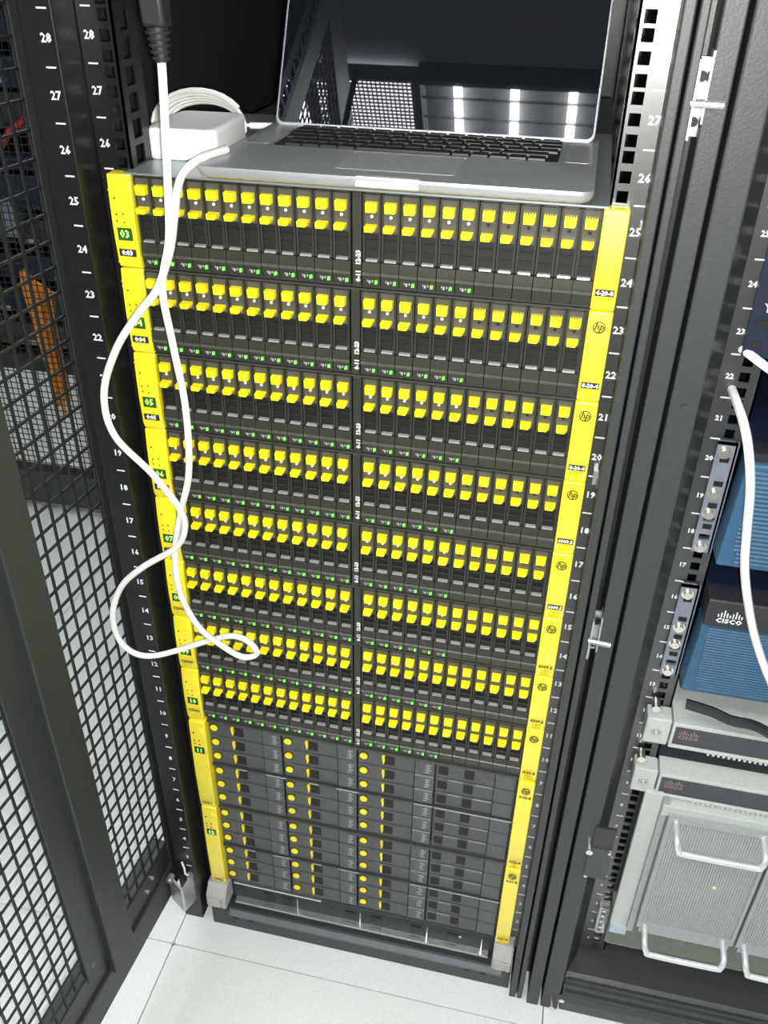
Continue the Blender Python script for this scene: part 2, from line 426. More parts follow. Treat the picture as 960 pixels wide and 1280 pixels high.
for k in range(5): utr.box(-4.9 + 2.2 * k, -3.7 + 2.2 * k, -5.6, 0, 7, 8.9)
UPPER_R = utr.mesh('upper_tab', MT['tab'])
DOT_W = MB().cyl((0, -0.8, 0), (0, 0.5, 0), 1.5, 8).mesh('lock_dot', MT['white'])
DOT_B = MB().cyl((0, -0.5, 0), (0, 0.5, 0), 1.7, 8).mesh('lock_dot', MT['dark'])
LED = MB().prism([(-1.2, -1.7), (1.1, -1.3), (1.3, 1.8), (-1.0, 1.6)], 'y', -1.4, 0.6).mesh('status_led', MT['green'])
ICON = MB().box(-2.8, -1.0, -0.9, 0.4, -1.6, 1.4).box(0.2, 1.4, -0.9, 0.4, -0.4, 1.6).box(-4.2, -3.4, -0.9, 0.4, -0.2, 1.8).mesh('drive_icon', MT['printdim'])

DXS = [0.6, -0.9, 0.7, 0.0, -1.6, 0.9, 0.5, 0.2]
PLACE = ['topmost drive shelf, directly under the laptop', 'second drive shelf from the top', 'third drive shelf from the top', 'fourth drive shelf from the top',
         'fifth drive shelf from the top', 'sixth drive shelf from the top', 'seventh drive shelf from the top', 'eighth drive shelf, just above the large drives']
EXTRA = ['its yellow left end showing 03', 'crossed by the two strands of white cord', 'partly behind the white cord strand', 'the white cord crossing beside its left end',
         'behind the twist of the white cord', 'beside the wide white cord bow at left', 'behind the small white cord loop', 'with pale marks on both yellow ends']

def bezel_pair(root, H, yf, num, dark_label, top=False, logo=True, large=False):
    """yellow end pieces; local z from 0 to H"""
    for side in (-1, 1):
        x0, x1 = (-238.2, -214.6) if side < 0 else (215.2, 236.4)
        b = MB().prism([(13, 0.8), (yf + 3, 0.8), (yf + 0.8, 7), (yf - 0.8, H * 0.45), (yf - 0.2, H * 0.7), (yf + 1.6, H - 1.6), (yf + 3, H - 0.6), (13, H - 0.6)], 'x', x0, x1)
        e = part('left_bezel' if side < 0 else 'right_bezel', b, MT['yellow'], root, bevel=1.6, smooth=True)
        xc = (x0 + x1) / 2
        z = lambda f: f
        if side < 0:
            zt = H if not large else H
            part('power_button', MB().cyl((xc + 4, yf - 1.6, zt - 19), (xc + 4, yf + 2, zt - 19), 5.2, 14), MT['yellow'], e, smooth=True)
            for (hx, hz) in ((-6, 22), (-6, 37), (-6, 43), (1, 44), (1, 36)):
                part('indicator', MB().cyl((xc + hx, yf - 0.9, zt - hz), (xc + hx, yf + 1, zt - hz), 1.0, 6), MT['darkprint'], e)
            d = part('display', MB().box(xc - 7.2, xc + 7.6, yf - 1.0, yf + 1, zt - 61, zt - 49), MT['lcd'], e)
            text('digit', num, 10, MT['digit'], d, (xc + 0.2, yf - 1.4, zt - 55), bold=0.2)
            if large:
                lz = 12
            else: lz = 13
            lz = 12 if large else zt - 73
            if dark_label:
                l = part('label', MB().box(xc - 8.5, xc + 8.5, yf - 0.7, yf + 1.2, lz - 3.4, lz + 3.4), MT['labelblack'], e)
                text('lettering', '0:0' + num[-1], 6.6, MT['print'], l, (xc, yf - 1.0, lz), bold=0.3)
            else:
                text('lettering', 'C300' + num[-1], 6.2, MT['darkprint'], e, (xc, yf - 0.9, lz), bold=0.25)
        else:
            if logo:
                zc = H - 14
                ring = MB()
                pts = [(xc + 5.2 * math.cos(a), yf - 0.9, zc + 5.2 * math.sin(a)) for a in [2 * math.pi * i / 20 for i in range(20)]]
                ring.tube(pts, 0.65, 4, closed=True)
                lg = part('logo', ring, MT['darkprint'], e)
                text('lettering', 'hp', 9, MT['darkprint'], lg, (xc, yf - 1.0, zc + 0.6), italic=0.25, bold=0.3)
            lz = 17.5
            s = ['4-20-8', '4-22-8', '4-21-8', '4-20-8', '8-20-4', '8-20-4', '6009.5', '6009.5', '6009.5', '6009.5'][int(num) % 10]
            for lz in ((17.5,) if not large else (17.5, H - 26)):
                if dark_label:
                    l = part('label', MB().box(xc - 8.2, xc + 8.2, yf - 0.8, yf + 1.2, lz - 3.0, lz + 3.0), MT['labelblack'], e)
                    text('lettering', s, 5.6, MT['print'], l, (xc, yf - 1.1, lz), bold=0.25)
                else:
                    text('lettering', s, 6.0, MT['darkprint'], e, (xc, yf - 1.0, lz), bold=0.3)
            em = MB().box(xc - 5, xc + 5, yf - 0.4, yf + 1.5, 5, 6).box(xc - 5, xc + 5, yf - 0.4, yf + 1.5, 11.4, 12.4)
            em.box(xc - 5, xc - 4, yf - 0.4, yf + 1.5, 6, 11.4).box(xc + 4, xc + 5, yf - 0.4, yf + 1.5, 6, 11.4).box(xc - 2, xc + 2, yf - 0.4, yf + 1.5, 8, 10)
            part('embossed_mark', em, MT['emboss'], e)

for e in range(8):
    zb = (23 - 2 * e) * U
    H = 2 * U
    if e == 7: zb -= 4.0; H += 4.0
    root = thing('drive_shelf', PLACE[e] + ', ' + EXTRA[e], 'drive shelf', (0, 0, zb), group='stacked two-unit drive shelves')
    ch = part('chassis', MB().box(-219, 219, 16, 620, 1, H - 2.2), MT['chassis'], root)
    part('top_edge', MB().box(-216, 216, 1.0, 16, H - 2.0, H - 0.4), MT['rib'], root)
    part('bottom_edge', MB().box(-216, 216, 4, 16, 0.2, 1.6), MT['chassis'], root)
    if e == 0:
        part('top_cover', MB().box(-222, 219, -1, 328, H - 0.6, H + 1.0), MT['cover'], root)
    num = '%02d' % (3 + e)
    bezel_pair(root, H, -4.5, num, e < 5, logo=e > 0)
    dv = part('divider', MB().box(-4.4 + DXS[e], 4.4 + DXS[e], 0, 16, 1, H - 2), MT['carrier'], root, bevel=0.8)
    text('lettering', '12-23', 6.0, MT['print'], dv, (1.5 + DXS[e], -0.4, 29), (math.radians(90), math.radians(-90), 0), bold=0.3)
    text('lettering', '0-11', 6.0, MT['print'], dv, (1.5 + DXS[e], -0.4, 12), (math.radians(90), math.radians(-90), 0), bold=0.3)
    hoff = H - 2 * U
    for i in range(24):
        x = (-(HALF + (11 - i) * PIT) if i < 12 else HALF + (i - 12) * PIT) + DXS[e]
        j = random.uniform(-0.25, 0.25)
        d = put('drive', DRIVE, root, (x, j, hoff))
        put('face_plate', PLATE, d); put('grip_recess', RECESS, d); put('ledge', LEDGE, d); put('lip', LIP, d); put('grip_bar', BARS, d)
        blank = i >= 18
        put('upper_tab', UPPER_R if blank and e < 2 else UPPER, d, (0, 0, 71.4))
        put('lower_tab', LOWER, d, (-0.4, 0, 54.8))
        put('lock_dot', DOT_B if blank else DOT_W, d, (0, -0.2, 67.0))
        if not blank:
            put('status_led', LED, d, (4.6, -0.4, 7.4)); put('drive_icon', ICON, d, (0.4, -0.4, 7.6))

# ------------------------------------------------------------------ large-drive shelves (four units high)
for e, (z0, z1) in enumerate(((213, 393), (27, 212))):
    H = z1 - z0
    root = thing('large_drive_shelf', ['upper of the two tall shelves with round yellow drive buttons', 'lower of the two tall shelves with round yellow drive buttons, at the rack bottom'][e],
                 'drive shelf', (0, 0, z0), group='tall large-drive shelves')
    part('chassis', MB().box(-216, 216, 16, 620, 1, H - 1), MT['chassis'], root)
    part('top_edge', MB().box(-214, 214, 3, 16, H - 5, H - 0.8), MT['rib'], root)
    part('middle_rail', MB().box(-214, 214, 2.5, 16, H / 2 - 2.5, H / 2 + 0.5), MT['chassis'], root)
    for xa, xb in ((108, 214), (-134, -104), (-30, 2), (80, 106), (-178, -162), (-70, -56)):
        part('middle_glint', MB().box(xa, xb, 1.6, 3, H / 2 - 1.4, H / 2 - 0.2), MT['railglint'], root)  # pale bars paint the broken glints along the middle rail
    part('bottom_edge', MB().box(-214, 214, 6, 16, 0.5, 3), MT['rib'], root)
    bezel_pair(root, H, -5.5, '%02d' % (11 + e), False, logo=True, large=True)
    rowh = (H - 9) / 6.0
    lb = MB().box(0.6, 77.4, 6, 40, 0.8, rowh - 0.8)
    lb.prism([(6, rowh - 4.5), (4.6, rowh - 3.2), (4.6, rowh - 1.0), (6, rowh - 0.8)], 'x', 14, 77)
    LD = lb.mesh('large_drive', MT['large'])
    LB = MB().box(78.6, 104.6, 4.8, 38, 0.8, rowh - 1.4).mesh('label_block', MT['largeb'])
    LP = MB()
    for k in range(4): LP.box(92 + random.uniform(-1, 1), 99 + random.uniform(-2, 2), 4.5, 4.9, 5 + 4.6 * k, 6.4 + 4.6 * k)
    LP.box(95.5, 96.5, 4.5, 4.9, 5, 22)
    LPM = LP.mesh('block_print', MT['printdim'])
    NT = MB().box(37.5, 50.5, 5.4, 6.3, 6, rowh - 7).mesh('finger_notch', MT['dark'])
    NTL = MB().prism([(33.5, rowh - 6), (37, rowh - 6), (37.2, rowh - 15), (35.4, 8)], 'y', 2.2, 6.4).mesh('latch_sliver', MT['tab'])
    BTN = MB().cyl((8, 4.0, rowh / 2 + 1.0), (8, 7, rowh / 2 + 1.0), 5.4, 14).mesh('release_button', MT['tab'])
    HOLE = MB().cyl((8, 5.4, rowh / 2 + 1.0), (8, 6.4, rowh / 2 + 1.0), 6.6, 14).mesh('button_well', MT['dark'])
    BHOLE = MB().box(3, 16, 5.4, 6.3, 6, rowh - 8).mesh('button_well', MT['dark'])
    GLINT = MB().box(52, 77, 3.6, 5.2, rowh - 2.2, rowh - 1.2).mesh('edge_glint', MT['ledge'])  # pale strips paint highlight lines on the drives' top edges
    GLINTB = MB().box(79, 104, 3.6, 5.2, rowh - 2.2, rowh - 1.2).mesh('edge_glint', MT['ledge'])
    GLINTS = MB().box(17, 36, 3.6, 6.2, rowh - 2.2, rowh - 1.2).mesh('edge_glint', MT['ledge'])
    for c in range(4):
        for r in range(6):
            z = 3 + r * rowh + (3.0 if r >= 3 else 0)
            d = put('large_drive', LD, root, (-213.5 + 106.8 * c, random.uniform(-0.4, 0.4), z))
            put('label_block', LB, d); put('finger_notch', NT, d)
            if c < 3:
                put('button_well', HOLE, d); put('release_button', BTN, d); put('latch_sliver', NTL, d)
                put('block_print', LPM, d)
            else:
                put('button_well', BHOLE, d); put('edge_glint', GLINTS, d)
                if e == 0 or r > 2: put('edge_glint', GLINT, d)
            if c == 2: put('edge_glint', GLINTB, d)

# ------------------------------------------------------------------ laptop on top of the shelves
ZT = 25 * U + 1.0
lap = thing('laptop', 'open silver laptop with a dark mirror-like screen on top of the drive stack', 'laptop', (30, 0, ZT))
LX0, LX1, LY0, LY1 = -176, 175, -12, 226
bp = rrect(LX0, LX1, LY0, LY1, 12)
base = MB().prism([(30 * 0 + (x * 0.97 - 0.0), (y - 107) * 0.95 + 107) for x, y in bp], 'z', 1.2, 4)
n0 = len(base.v)
k = len(bp)
base.v = []; base.f = []
lay = [(0.955, 1.5), (0.985, 4.0), (1.0, 8.0), (1.0, 11.6), (0.997, 12.6)]
for sc, z in lay:
    for x, y in bp: base.v.append(((x + 0.5) * (1 - (1 - sc) * 0.7) - 0.5, (y - 107) * sc + 107, z))
for a in range(len(lay) - 1):
    for i in range(k): base.f.append((a * k + i, a * k + (i + 1) % k, (a + 1) * k + (i + 1) % k, (a + 1) * k + i))
base.f.append(tuple(range(k))[::-1]); base.f.append(tuple((len(lay) - 1) * k + i for i in range(k)))
lb_ = part('base', base, MT['alu'], lap, smooth=True)
part('opening_scoop', MB().prism([(-13.2, 4.5), (-11.2, 13.2), (-4, 13.2), (-4, 4.5)], 'x', -28, 28), MT['alulight'], lb_, bevel=1)  # paler metal and tilted front stand in for the flash highlight
part('trackpad', MB().prism(rrect(-54, 54, 16, 88, 4, 3), 'z', 12.5, 12.9), MT['pad'], lb_)
part('trackpad_edge', MB().box(-54, 54, 88, 89, 12.5, 12.95), MT['alulight'], lb_)
kb = part('keyboard', MB().prism(rrect(-139, 139, 96, 204, 5, 3), 'z', 12.5, 12.8), MT['key'], lap)
for sx in (-1, 1):
    part('speaker_grille', MB().prism(rrect(sx * 157 - 12, sx * 157 + 12, 100, 202, 3, 2), 'z', 12.5, 12.75), MT['pad'], lb_)
KEYM = {}
rows = [(6, 14, 14), (5, 14, 14), (4, 14, 14), (3, 13, 14), (2, 12, 14), (1, 10, 14)]
y = 98.5
for ri, ws in enumerate(([16] * 4 + [92] + [16] * 5 , [40] + [17] * 9 + [44], [32] + [17] * 11 + [30], [28] + [17] * 12 + [20], [20] + [17] * 12 + [27], [17.6] * 14)):
    tot = sum(ws) + 2 * (len(ws) - 1); x = -tot / 2; h = 15.2 if ri < 5 else 9
    for wd in ws:
        wk = (wd, h)
        if wk not in KEYM: KEYM[wk] = MB().hexa([(0, 0, 0), (0.5, 0.5, 1.8), (0, h, 0), (0.5, h - 0.5, 1.8), (wd, 0, 0), (wd - 0.5, 0.5, 1.8), (wd, h, 0), (wd - 0.5, h - 0.5, 1.8)]).mesh('key', MT['key'])
        put('key', KEYM[wk], kb, (x, y, 12.8)); x += wd + 2
    y += h + 2.6
# lid, tilted back
TILT = math.radians(28)
hin = part('hinge', MB().cyl((-130, 203, 10.5), (130, 203, 10.5), 4, 10), MT['key'], lap, smooth=True)
lid = part('lid', MB().prism(rrect(-171, 170, 0, 226, 9), 'y', 1.2, 6.5), MT['alu'], lap, (0, 198, 12.5), (-TILT, 0, 0), smooth=True, bevel=1)
part('screen', MB().prism(rrect(-168.5, 167.5, 4, 223.5, 7), 'y', 0.6, 1.6), MT['glass'], lid)

# ------------------------------------------------------------------ charger with cords
def at_y(x, yy, zz): return (x, yy, zz)
chg = thing('laptop_charger', 'white laptop power adapter with its long white cord looping down the left side', 'charger', (-192, 108, ZT))
bk = MB().prism(rrect(-36, 36, -52, 54, 12, 5), 'z', 0, 29)
brick = part('adapter_brick', bk, MT['white'], chg, rot=(0, 0, math.radians(3)), bevel=4, smooth=True, seg=3)
part('fold_out_wing', MB().prism(rrect(-24, 24, 44, 58, 5, 3), 'z', 10, 24), MT['white'], chg, rot=(0, 0, math.radians(3)), bevel=2, smooth=True)
def local(pts): return [(x + 192, y - 108, z - ZT) for x, y, z in pts]
coil = []
for i in range(5 * 28 + 20):
    a = 2 * math.pi * i / 28 + 0.6; L = i / 28.0
    cx = -221 + (56 - 2.6 * L) * math.cos(a)
    cz = ZT + 10 + (36 - 3.0 * L) * math.sin(a)
    coil.append((cx + 1.2 * math.sin(L * 5), 178 + 3.4 * L + 8 * math.sin(a), max(cz, ZT + 2.5 + 0.8 * L)))
coil += [(-176, 203, ZT + 10), (-168, 207, ZT + 8)]
part('coiled_cable', MB().tube(local(coil), 2.0, 6), MT['cable'], chg, smooth=True)
part('charging_plug', MB().tube(local([(-172, 205, ZT + 9), (-160, 210, ZT + 8.5), (-149, 214, ZT + 8)]), 3.4, 8), MT['white'], chg, smooth=True)
YC = -46
def cp(u, v, yy=YC):                       # where a cord point seen at that spot of the photograph hangs
    d = RIGHT * ((u - 480) / 1100.457) + DOWN * ((v - 640) / 1100.457) + FWD
    t = (yy - CAM.y) / d.y; p = CAM + d * t
    return (p.x, p.y, p.z)
path = [(201, 62, -46), (204, 110, -46), (207, 170, -45), (210, 240, -44), (211, 300, -46), (203, 360, -48), (216, 430, -46), (232, 510, -42), (236, 590, -42),
        (226, 640, -38), (219, 690, -40), (225, 740, -42), (248, 783, -42), (276, 806, -40), (303, 821, -38), (321, 817, -36), (312, 803, -34), (292, 795, -32), (264, 800, -30), (190, 820, -40), (154, 806, -46), (141, 770, -48), (152, 733, -48), (180, 708, -46),
        (219, 685, -44), (231, 661, -46), (224, 635, -50), (190, 592, -52), (143, 544, -54), (130, 492, -54), (145, 437, -54), (173, 392, -54), (196, 362, -54), (212, 315, -40), (218, 270, -34), (222, 235, -26), (232, 212, -12), (255, 196, 12), (283, 187, 44)]
pts = [cp(*q) for q in path]
part('power_cord', MB().tube(local(spline(pts, 7)), 3.7, 8), MT['cable'], chg, smooth=True)
pt = cp(201, 62); 
sock = thing('extension_socket', 'black cord-end socket with ribbed strain relief hanging at the top left', 'power socket', pt)
p0 = Vector(pt)
part('strain_relief', MB().cyl((0, 0, -9), (-1, 0, 16), 5.6, 12, 8.5), MT['blackrub'], sock, smooth=True)
for i in range(5):
    part('relief_ring', MB().tube([( -0.03 * i * 5 + (7.0 + i * 0.6) * math.cos(a), (7.0 + i * 0.6) * math.sin(a), -6 + 4.6 * i) for a in [2 * math.pi * q / 14 for q in range(14)]], 1.0, 5, closed=True), MT['blackrub'], sock, smooth=True)
part('socket_body', MB().hexa([(-10, -9, 16), (-12, -12, 72), (-10, 9, 16), (-12, 12, 72), (9, -9, 16), (8, -12, 72), (9, 9, 16), (8, 12, 72)]), MT['blackrub'], sock, bevel=3, smooth=True)
part('socket_cord', MB().tube([(-2, 0, 70), (-4, 2, 130), (-8, 8, 260)], 4.5, 8), MT['blackrub'], sock, smooth=True)

# ------------------------------------------------------------------ open mesh door on the left
PHI = -math.asin(0.07)
dr = thing('rack_door', 'open black mesh door hinged at the left of the rack', 'rack door', (-300, -8, 10), PHI)
DH = 1940
DW = 592
def db(s0, s1, x0, x1, z0, z1): return MB().box(x0, x1, -s1, -s0, z0, z1)
part('door_frame', MB().box(-3, 2, -8, 30, 0, DH), MT['door'], dr, bevel=1.5)
part('door_frame', MB().box(-26, 2, -DW, -DW + 34, 0, DH), MT['door'], dr, bevel=1.5)
part('bottom_rail', MB().box(-22, 1, -DW + 34, -8, 62, 116).box(-22, 6, -DW + 34, -8, 4, 62), MT['door'], dr, bevel=2)
part('top_rail', MB().box(-22, 1, -DW + 34, -8, DH - 100, DH), MT['door'], dr, bevel=2)
bar_ = part('centre_bar', MB().box(1, 14, -188, -138, 58, DH - 30), MT['door'], dr, bevel=2)
part('bar_flange', MB().box(-4, 4, -230, -182, 100, DH - 100), MT['door'], dr, bevel=1)
def wiremesh(s0, s1, z0, z1, px, pz, r):
    m = MB(); n = int((s1 - s0) / px); nz = int((z1 - z0) / pz)
    for i in range(n + 1): m.box(-r, r, -(s0 + i * px) - r, -(s0 + i * px) + r, z0, z1)
    for j in range(nz + 1): m.box(-r + 0.6, r + 0.6, -s1, -s0, z0 + j * pz - r, z0 + j * pz + r)
    return m
for s0, s1 in ((8, 140), (230, 558)):
    wm = part('wire_mesh', wiremesh(s0, s1, 112, DH - 98, 21.0, 25.0, 1.25), MT['wire'], dr)
    wm['kind'] = 'stuff'
for (s, z) in ((60, 96), (76, 84), (214, 120), (330, 60)):
    part('door_screw', MB().cyl((0, -s, z), (4.5 if z < 62 else 4, -s, z), 3.2, 8), MT['screw'], dr)
part('hinge_knuckle', MB().cyl((0, 14, 20), (0, 14, 70), 7, 10), MT['rack'], dr)

# ------------------------------------------------------------------ cage fence, far racks and the orange stand
FY = 1075
fc = thing('mesh_fence', 'black wire mesh fence standing on the white floor behind the open door', 'fence', (-1500, FY, FLOOR))
part('bottom_rail', MB().box(-1100, 1130, -20, 20, 28, 132), MT['door'], fc)
part('top_rail', MB().box(-1100, 1130, -20, 20, 2060, 2120), MT['door'], fc)
for x in (-1100, -300, 820, 1110):
    part('fence_post', MB().box(x - 20, x + 20, -22, 22, 0, 2120), MT['door'], fc)
fm = MB()
for i in range(int(2230 / 17)): fm.box(-1100 + i * 17 - 0.9, -1100 + i * 17 + 0.9, -1.0, 1.0, 132, 2060)
for j in range(int(1928 / 17)): fm.box(-1100, 1130, -0.8, 1.2, 132 + j * 17 - 0.9, 132 + j * 17 + 0.9)
wm = part('wire_mesh', fm, MT['wire'], fc); wm['kind'] = 'stuff'

for q, (x, lab) in enumerate(((-2350, 'leftmost dark equipment rack beyond the wire fence'), (-1720, 'dark rack with a blue-grey unit beyond the wire fence'), (-1090, 'dark rack nearest the server rack beyond the wire fence'))):
    t = thing('far_rack', lab, 'server rack', (x, 1900, FLOOR), group='dark racks beyond the fence')
    part('cabinet', MB().box(-298, -280, 0, 900, 0, 2000).box(280, 298, 0, 900, 0, 2000).box(-280, 280, 0, 900, 1960, 2000).box(-280, 280, 0, 900, 0, 60).box(-280, 280, 880, 900, 60, 1960), MT['rack'], t)
    for j in range(14):
        z = 90 + j * 125
        u = part('far_unit', MB().box(-270, 270, 10 + random.uniform(0, 30), 600, z, z + random.choice((42, 86, 86, 110))), MT['bluedark' if j % 3 else 'chassis'], t)
        for kk in range(6):
            part('vent', MB().box(-240 + kk * 80, -200 + kk * 80, 4, 12, z + 14, z + 28), MT['printdim' if (j + kk + q) % 4 == 0 else 'dark'], u)
    if q == 1:
        part('blue_unit', MB().box(-240, 60, -6, 100, 500, 600), MT['bracket'], t)
        rc = part('red_cable', MB().tube(spline([(80, -20, 800), (130, -30, 850), (180, -24, 880), (200, -10, 960)], 6), 12, 6), MT['red'], t, smooth=True)

og = thing('orange_stand', 'narrow orange two-legged stand on the white floor beyond the fence', 'stand', (-1420, 1600, FLOOR))
part('front_leg', MB().hexa([(-52, -20, 460), (-45, -20, 500), (-52, 10, 460), (-45, 10, 500), (-10, -20, 40), (10, -20, 430), (-10, 10, 40), (10, 10, 430)]), MT['orange'], og)
part('front_board', MB().hexa([(-50, 0, 420), (-46, 0, 480), (-50, 14, 420), (-46, 14, 480), (-6, 0, 0), (38, 0, 430), (-6, 14, 0), (38, 14, 430)]).box(8, 24, 0, 14, 60, 330), MT['orange'], og)
part('rear_leg', MB().hexa([(34, 40, 330), (34, 40, 420), (34, 60, 330), (34, 60, 420), (48, 40, 0), (72, 40, 0), (48, 60, 0), (72, 60, 0)]), MT['orange'], og)
part('hand_hole', MB().box(-18, 2, -2, 1, 390, 430), MT['dark'], og)

# ------------------------------------------------------------------ neighbouring network rack on the right
r2 = thing('network_rack', 'black rack on the right holding the blue and light grey network devices', 'server rack', (596, 0, FLOOR))
CX2 = 596
def r2p(name, mb, m, **kw): return part(name, mb, m, r2, (-CX2, 0, -FLOOR), **kw)
r2p('side_panel', MB().box(300, 304, 44, 1000, FLOOR, TOP), MT['rack'])
r2p('side_panel', MB().box(888, 892, 44, 1000, FLOOR, TOP), MT['rack'])
r2p('rear_panel', MB().box(304, 888, 996, 1000, FLOOR, TOP), MT['rack'])
r2p('roof_panel', MB().box(300, 892, 0, 1000, TOP, TOP + 4), MT['rack'])
r2p('front_post', MB().box(297.5, 323, -22, 44, FLOOR + 2, TOP), MT['post2'], bevel=2)
r2p('front_post', MB().box(869, 892, -22, 44, FLOOR + 2, TOP), MT['post2'], bevel=2)
r2p('post_return', MB().hexa([(323, -14, -80), (323, -14, TOP), (323, 44, -80), (323, 44, TOP), (343, 34, -80), (343, 34, TOP), (343, 44, -80), (343, 44, TOP)]), MT['rack'])
rl2 = ladder_rail(344, 382, 362.5, 372, 40, 0, 42, r2, MT['rail'], 382); rl2.location = (-CX2 * K, 0, -FLOOR * K)
numbers(rl2, 354, 355, 39.9, 1, 27, 7.5, dim=False)
rr2 = ladder_rail(810, 848, 819.5, 829, 40, 0, 42, r2, MT['rail'], 810); rr2.location = (-CX2 * K, 0, -FLOOR * K)
kb2 = r2p('kick_panel', MB().prism([(-20, -86), (-20, -60), (-14, -54), (-14, -40), (-8, -34), (-8, -18), (0, -12), (60, -12), (60, -86)], 'x', 326, 868), MT['post'], bevel=1.5)
part('kick_ridge', MB().box(330, 866, -18, -12, -42, -38), MT['post2'], kb2)
part('kick_ridge', MB().box(330, 866, -11, -6, -20, -15), MT['post2'], kb2)
for xs, zs in ((326, -48), (314, -74)):
    r2p('base_screw', MB().cyl((xs, -28, zs), (xs, -20, zs), 4.5, 10), MT['screw'])
r2p('levelling_foot', MB().cyl((309, -6, FLOOR), (309, -6, FLOOR + 10), 12, 12).cyl((309, -6, FLOOR + 10), (309, -6, FLOOR + 30), 5, 10), MT['zinc'])
pl_ = r2p('cover_plate', MB().box(316, 344, -26, -22, 258, 318), MT['post'], bevel=1)
part('recess', MB().box(318, 344, -25, -21.6, 322, 360), MT['rack'], pl_)
part('plate_screw', MB().cyl((316, -32, 316), (316, -22, 316), 4.5, 10).cyl((318, -30, 264), (318, -25, 264), 2.4, 8).cyl((341, -30, 318), (341, -25, 318), 2, 8), MT['screw'], pl_)
r2p('rivet', MB().cyl((311, -25, 948), (311, -21, 948), 3.4, 10), MT['post2'])
sb = r2p('slotted_bracket', MB().box(358, 361, 30, 40, 56, 116).box(370, 373, 30, 40, 56, 116).box(361, 370, 30, 40, 56, 59).box(361, 370, 30, 40, 113, 116).box(361, 370, 36, 40, 59, 113), MT['zinc'])
for zz in (66, 80, 94, 106): part('bracket_screw', MB().cyl((365.5, 32, zz), (365.5, 37, zz), 2.8, 8), MT['screw'], sb)

def screws(parent, x, y, zs, r=4.6):
    for z in zs:
        s = part('screw', MB().cyl((x, y - 5, z), (x, y, z), r, 12).cyl((x, y - 1.2, z), (x, y + 0.2, z), r + 2.2, 12), MT['screw'], parent, smooth=True)

def cisco_mark(parent, x, y, z, s, m, name='logo'):
    bars = MB(); hs = (3, 5, 8, 5, 3, 5, 8, 5, 3)
    for i, h in enumerate(hs):
        bars.box(x + (i - 4) * 2.6 * s - 0.55 * s, x + (i - 4) * 2.6 * s + 0.55 * s, y - 0.4, y + 0.3, z + 1.5 * s - min(0, 0), z + (1.5 + h) * s)
    o = part(name, bars, m, parent)
    text('lettering', 'CISCO', 7.2 * s, m, o, (x, y - 0.4, z - 2.6 * s), bold=0.3 * s, space=1.15)
    return o

def blue_device(z0, label, logo):
    H = 3 * U
    t = thing('blue_network_device', label, 'network device', (CX2, 0, z0), group='blue louvred devices')
    def q(name, mb, m, par=None, **kw):
        return part(name, mb, m, par or t, (-CX2, 0, 0) if par is None else (0, 0, 0), **kw)
    q('chassis', MB().box(385, 806, 46, 560, 1, H - 1), MT['bluedark'])
    ear = q('rack_ear', MB().box(358, 377, 34, 38, 1, 16).box(358, 377, 34, 38, 24, 40).box(358, 377, 34, 38, 48, H - 1)
            .box(358, 362, 34, 38, 16, 24).box(373, 377, 34, 38, 16, 24).box(358, 362, 34, 38, 40, 48).box(373, 377, 34, 38, 40, 48)
            .box(375, 378, 34, 60, 1, H - 1).box(358, 377, 34, 42, H - 3, H - 1), MT['bracket'])
    for zz in (34, 60, 86, 114): part('ear_slot', MB().box(363, 372, 33.4, 34.4, zz - 3, zz + 3), MT['dark'], ear)
    screws(ear, 366, 34, (8, 50, 74, 122))
    top = 0.78 if logo else 0.9
    hb = H * top if logo else H - 10
    zlo = 6
    bz = q('blue_bezel', MB().hexa([(379, 6, zlo), (385, 14, hb), (379, 46, zlo), (385, 46, hb), (806, 6, zlo), (800, 14, hb), (806, 46, zlo), (800, 46, hb)]), MT['blue'], bevel=3)
    n = 22 if not logo else 24
    for i in range(n):
        zz = zlo + 8 + (hb - zlo - 16) * i / (n - 1); yy = 6 + 8 * (zz - zlo) / (hb - zlo)
        part('louvre', MB().prism([(yy - 2.2, zz - 1.0), (yy + 1, zz - 1.6), (yy + 1, zz + 1.0), (yy - 1.0, zz + 1.0)], 'x', 392 if i > 2 else 396, 797), MT['blue'], bz)
    if logo:
        bd = q('badge_panel', MB().hexa([(384, 8, hb - 2), (386, 18, H - 2), (384, 46, hb - 2), (386, 46, H - 2), (802, 8, hb - 2), (800, 18, H - 2), (802, 46, hb - 2), (800, 46, H - 2)]), MT['blackrub'], bevel=2)
        cisco_mark(bd, 409, 8.4, hb + 11, 1.15, MT['print'])
    else:
        q('badge_panel', MB().box(386, 802, 20, 46, H - 10, H - 1), MT['blackrub'])
    return t
blue_device(17 * U, 'upper blue louvred network device, nearest the white cable bend', False)
blue_device(13 * U, 'lower blue louvred network device with a black logo strip along its top', True)

t = thing('rack_server', 'dark blue unit at the right edge above the blue louvred devices', 'network device', (CX2, 0, 22 * U))
part('chassis', MB().box(384 - CX2, 806 - CX2, 44, 600, 1, 3 * U), MT['bluedark'], t)
ea = part('rack_ear', MB().box(358 - CX2, 384 - CX2, 34, 38, 1, 3 * U), MT['bluedark'], t)
part('ear_knob', MB().cyl((368 - CX2, 28, 92), (368 - CX2, 38, 92), 7, 12), MT['white'], ea, smooth=True)
text('lettering', 'Y.', 12, MT['print'], ea, (372 - CX2, 33.6, 48))
for zz in (14, 34, 60): part('ear_slot', MB().box(364 - CX2, 374 - CX2, 33.4, 34.2, zz - 3, zz + 3), MT['dark'], ea)

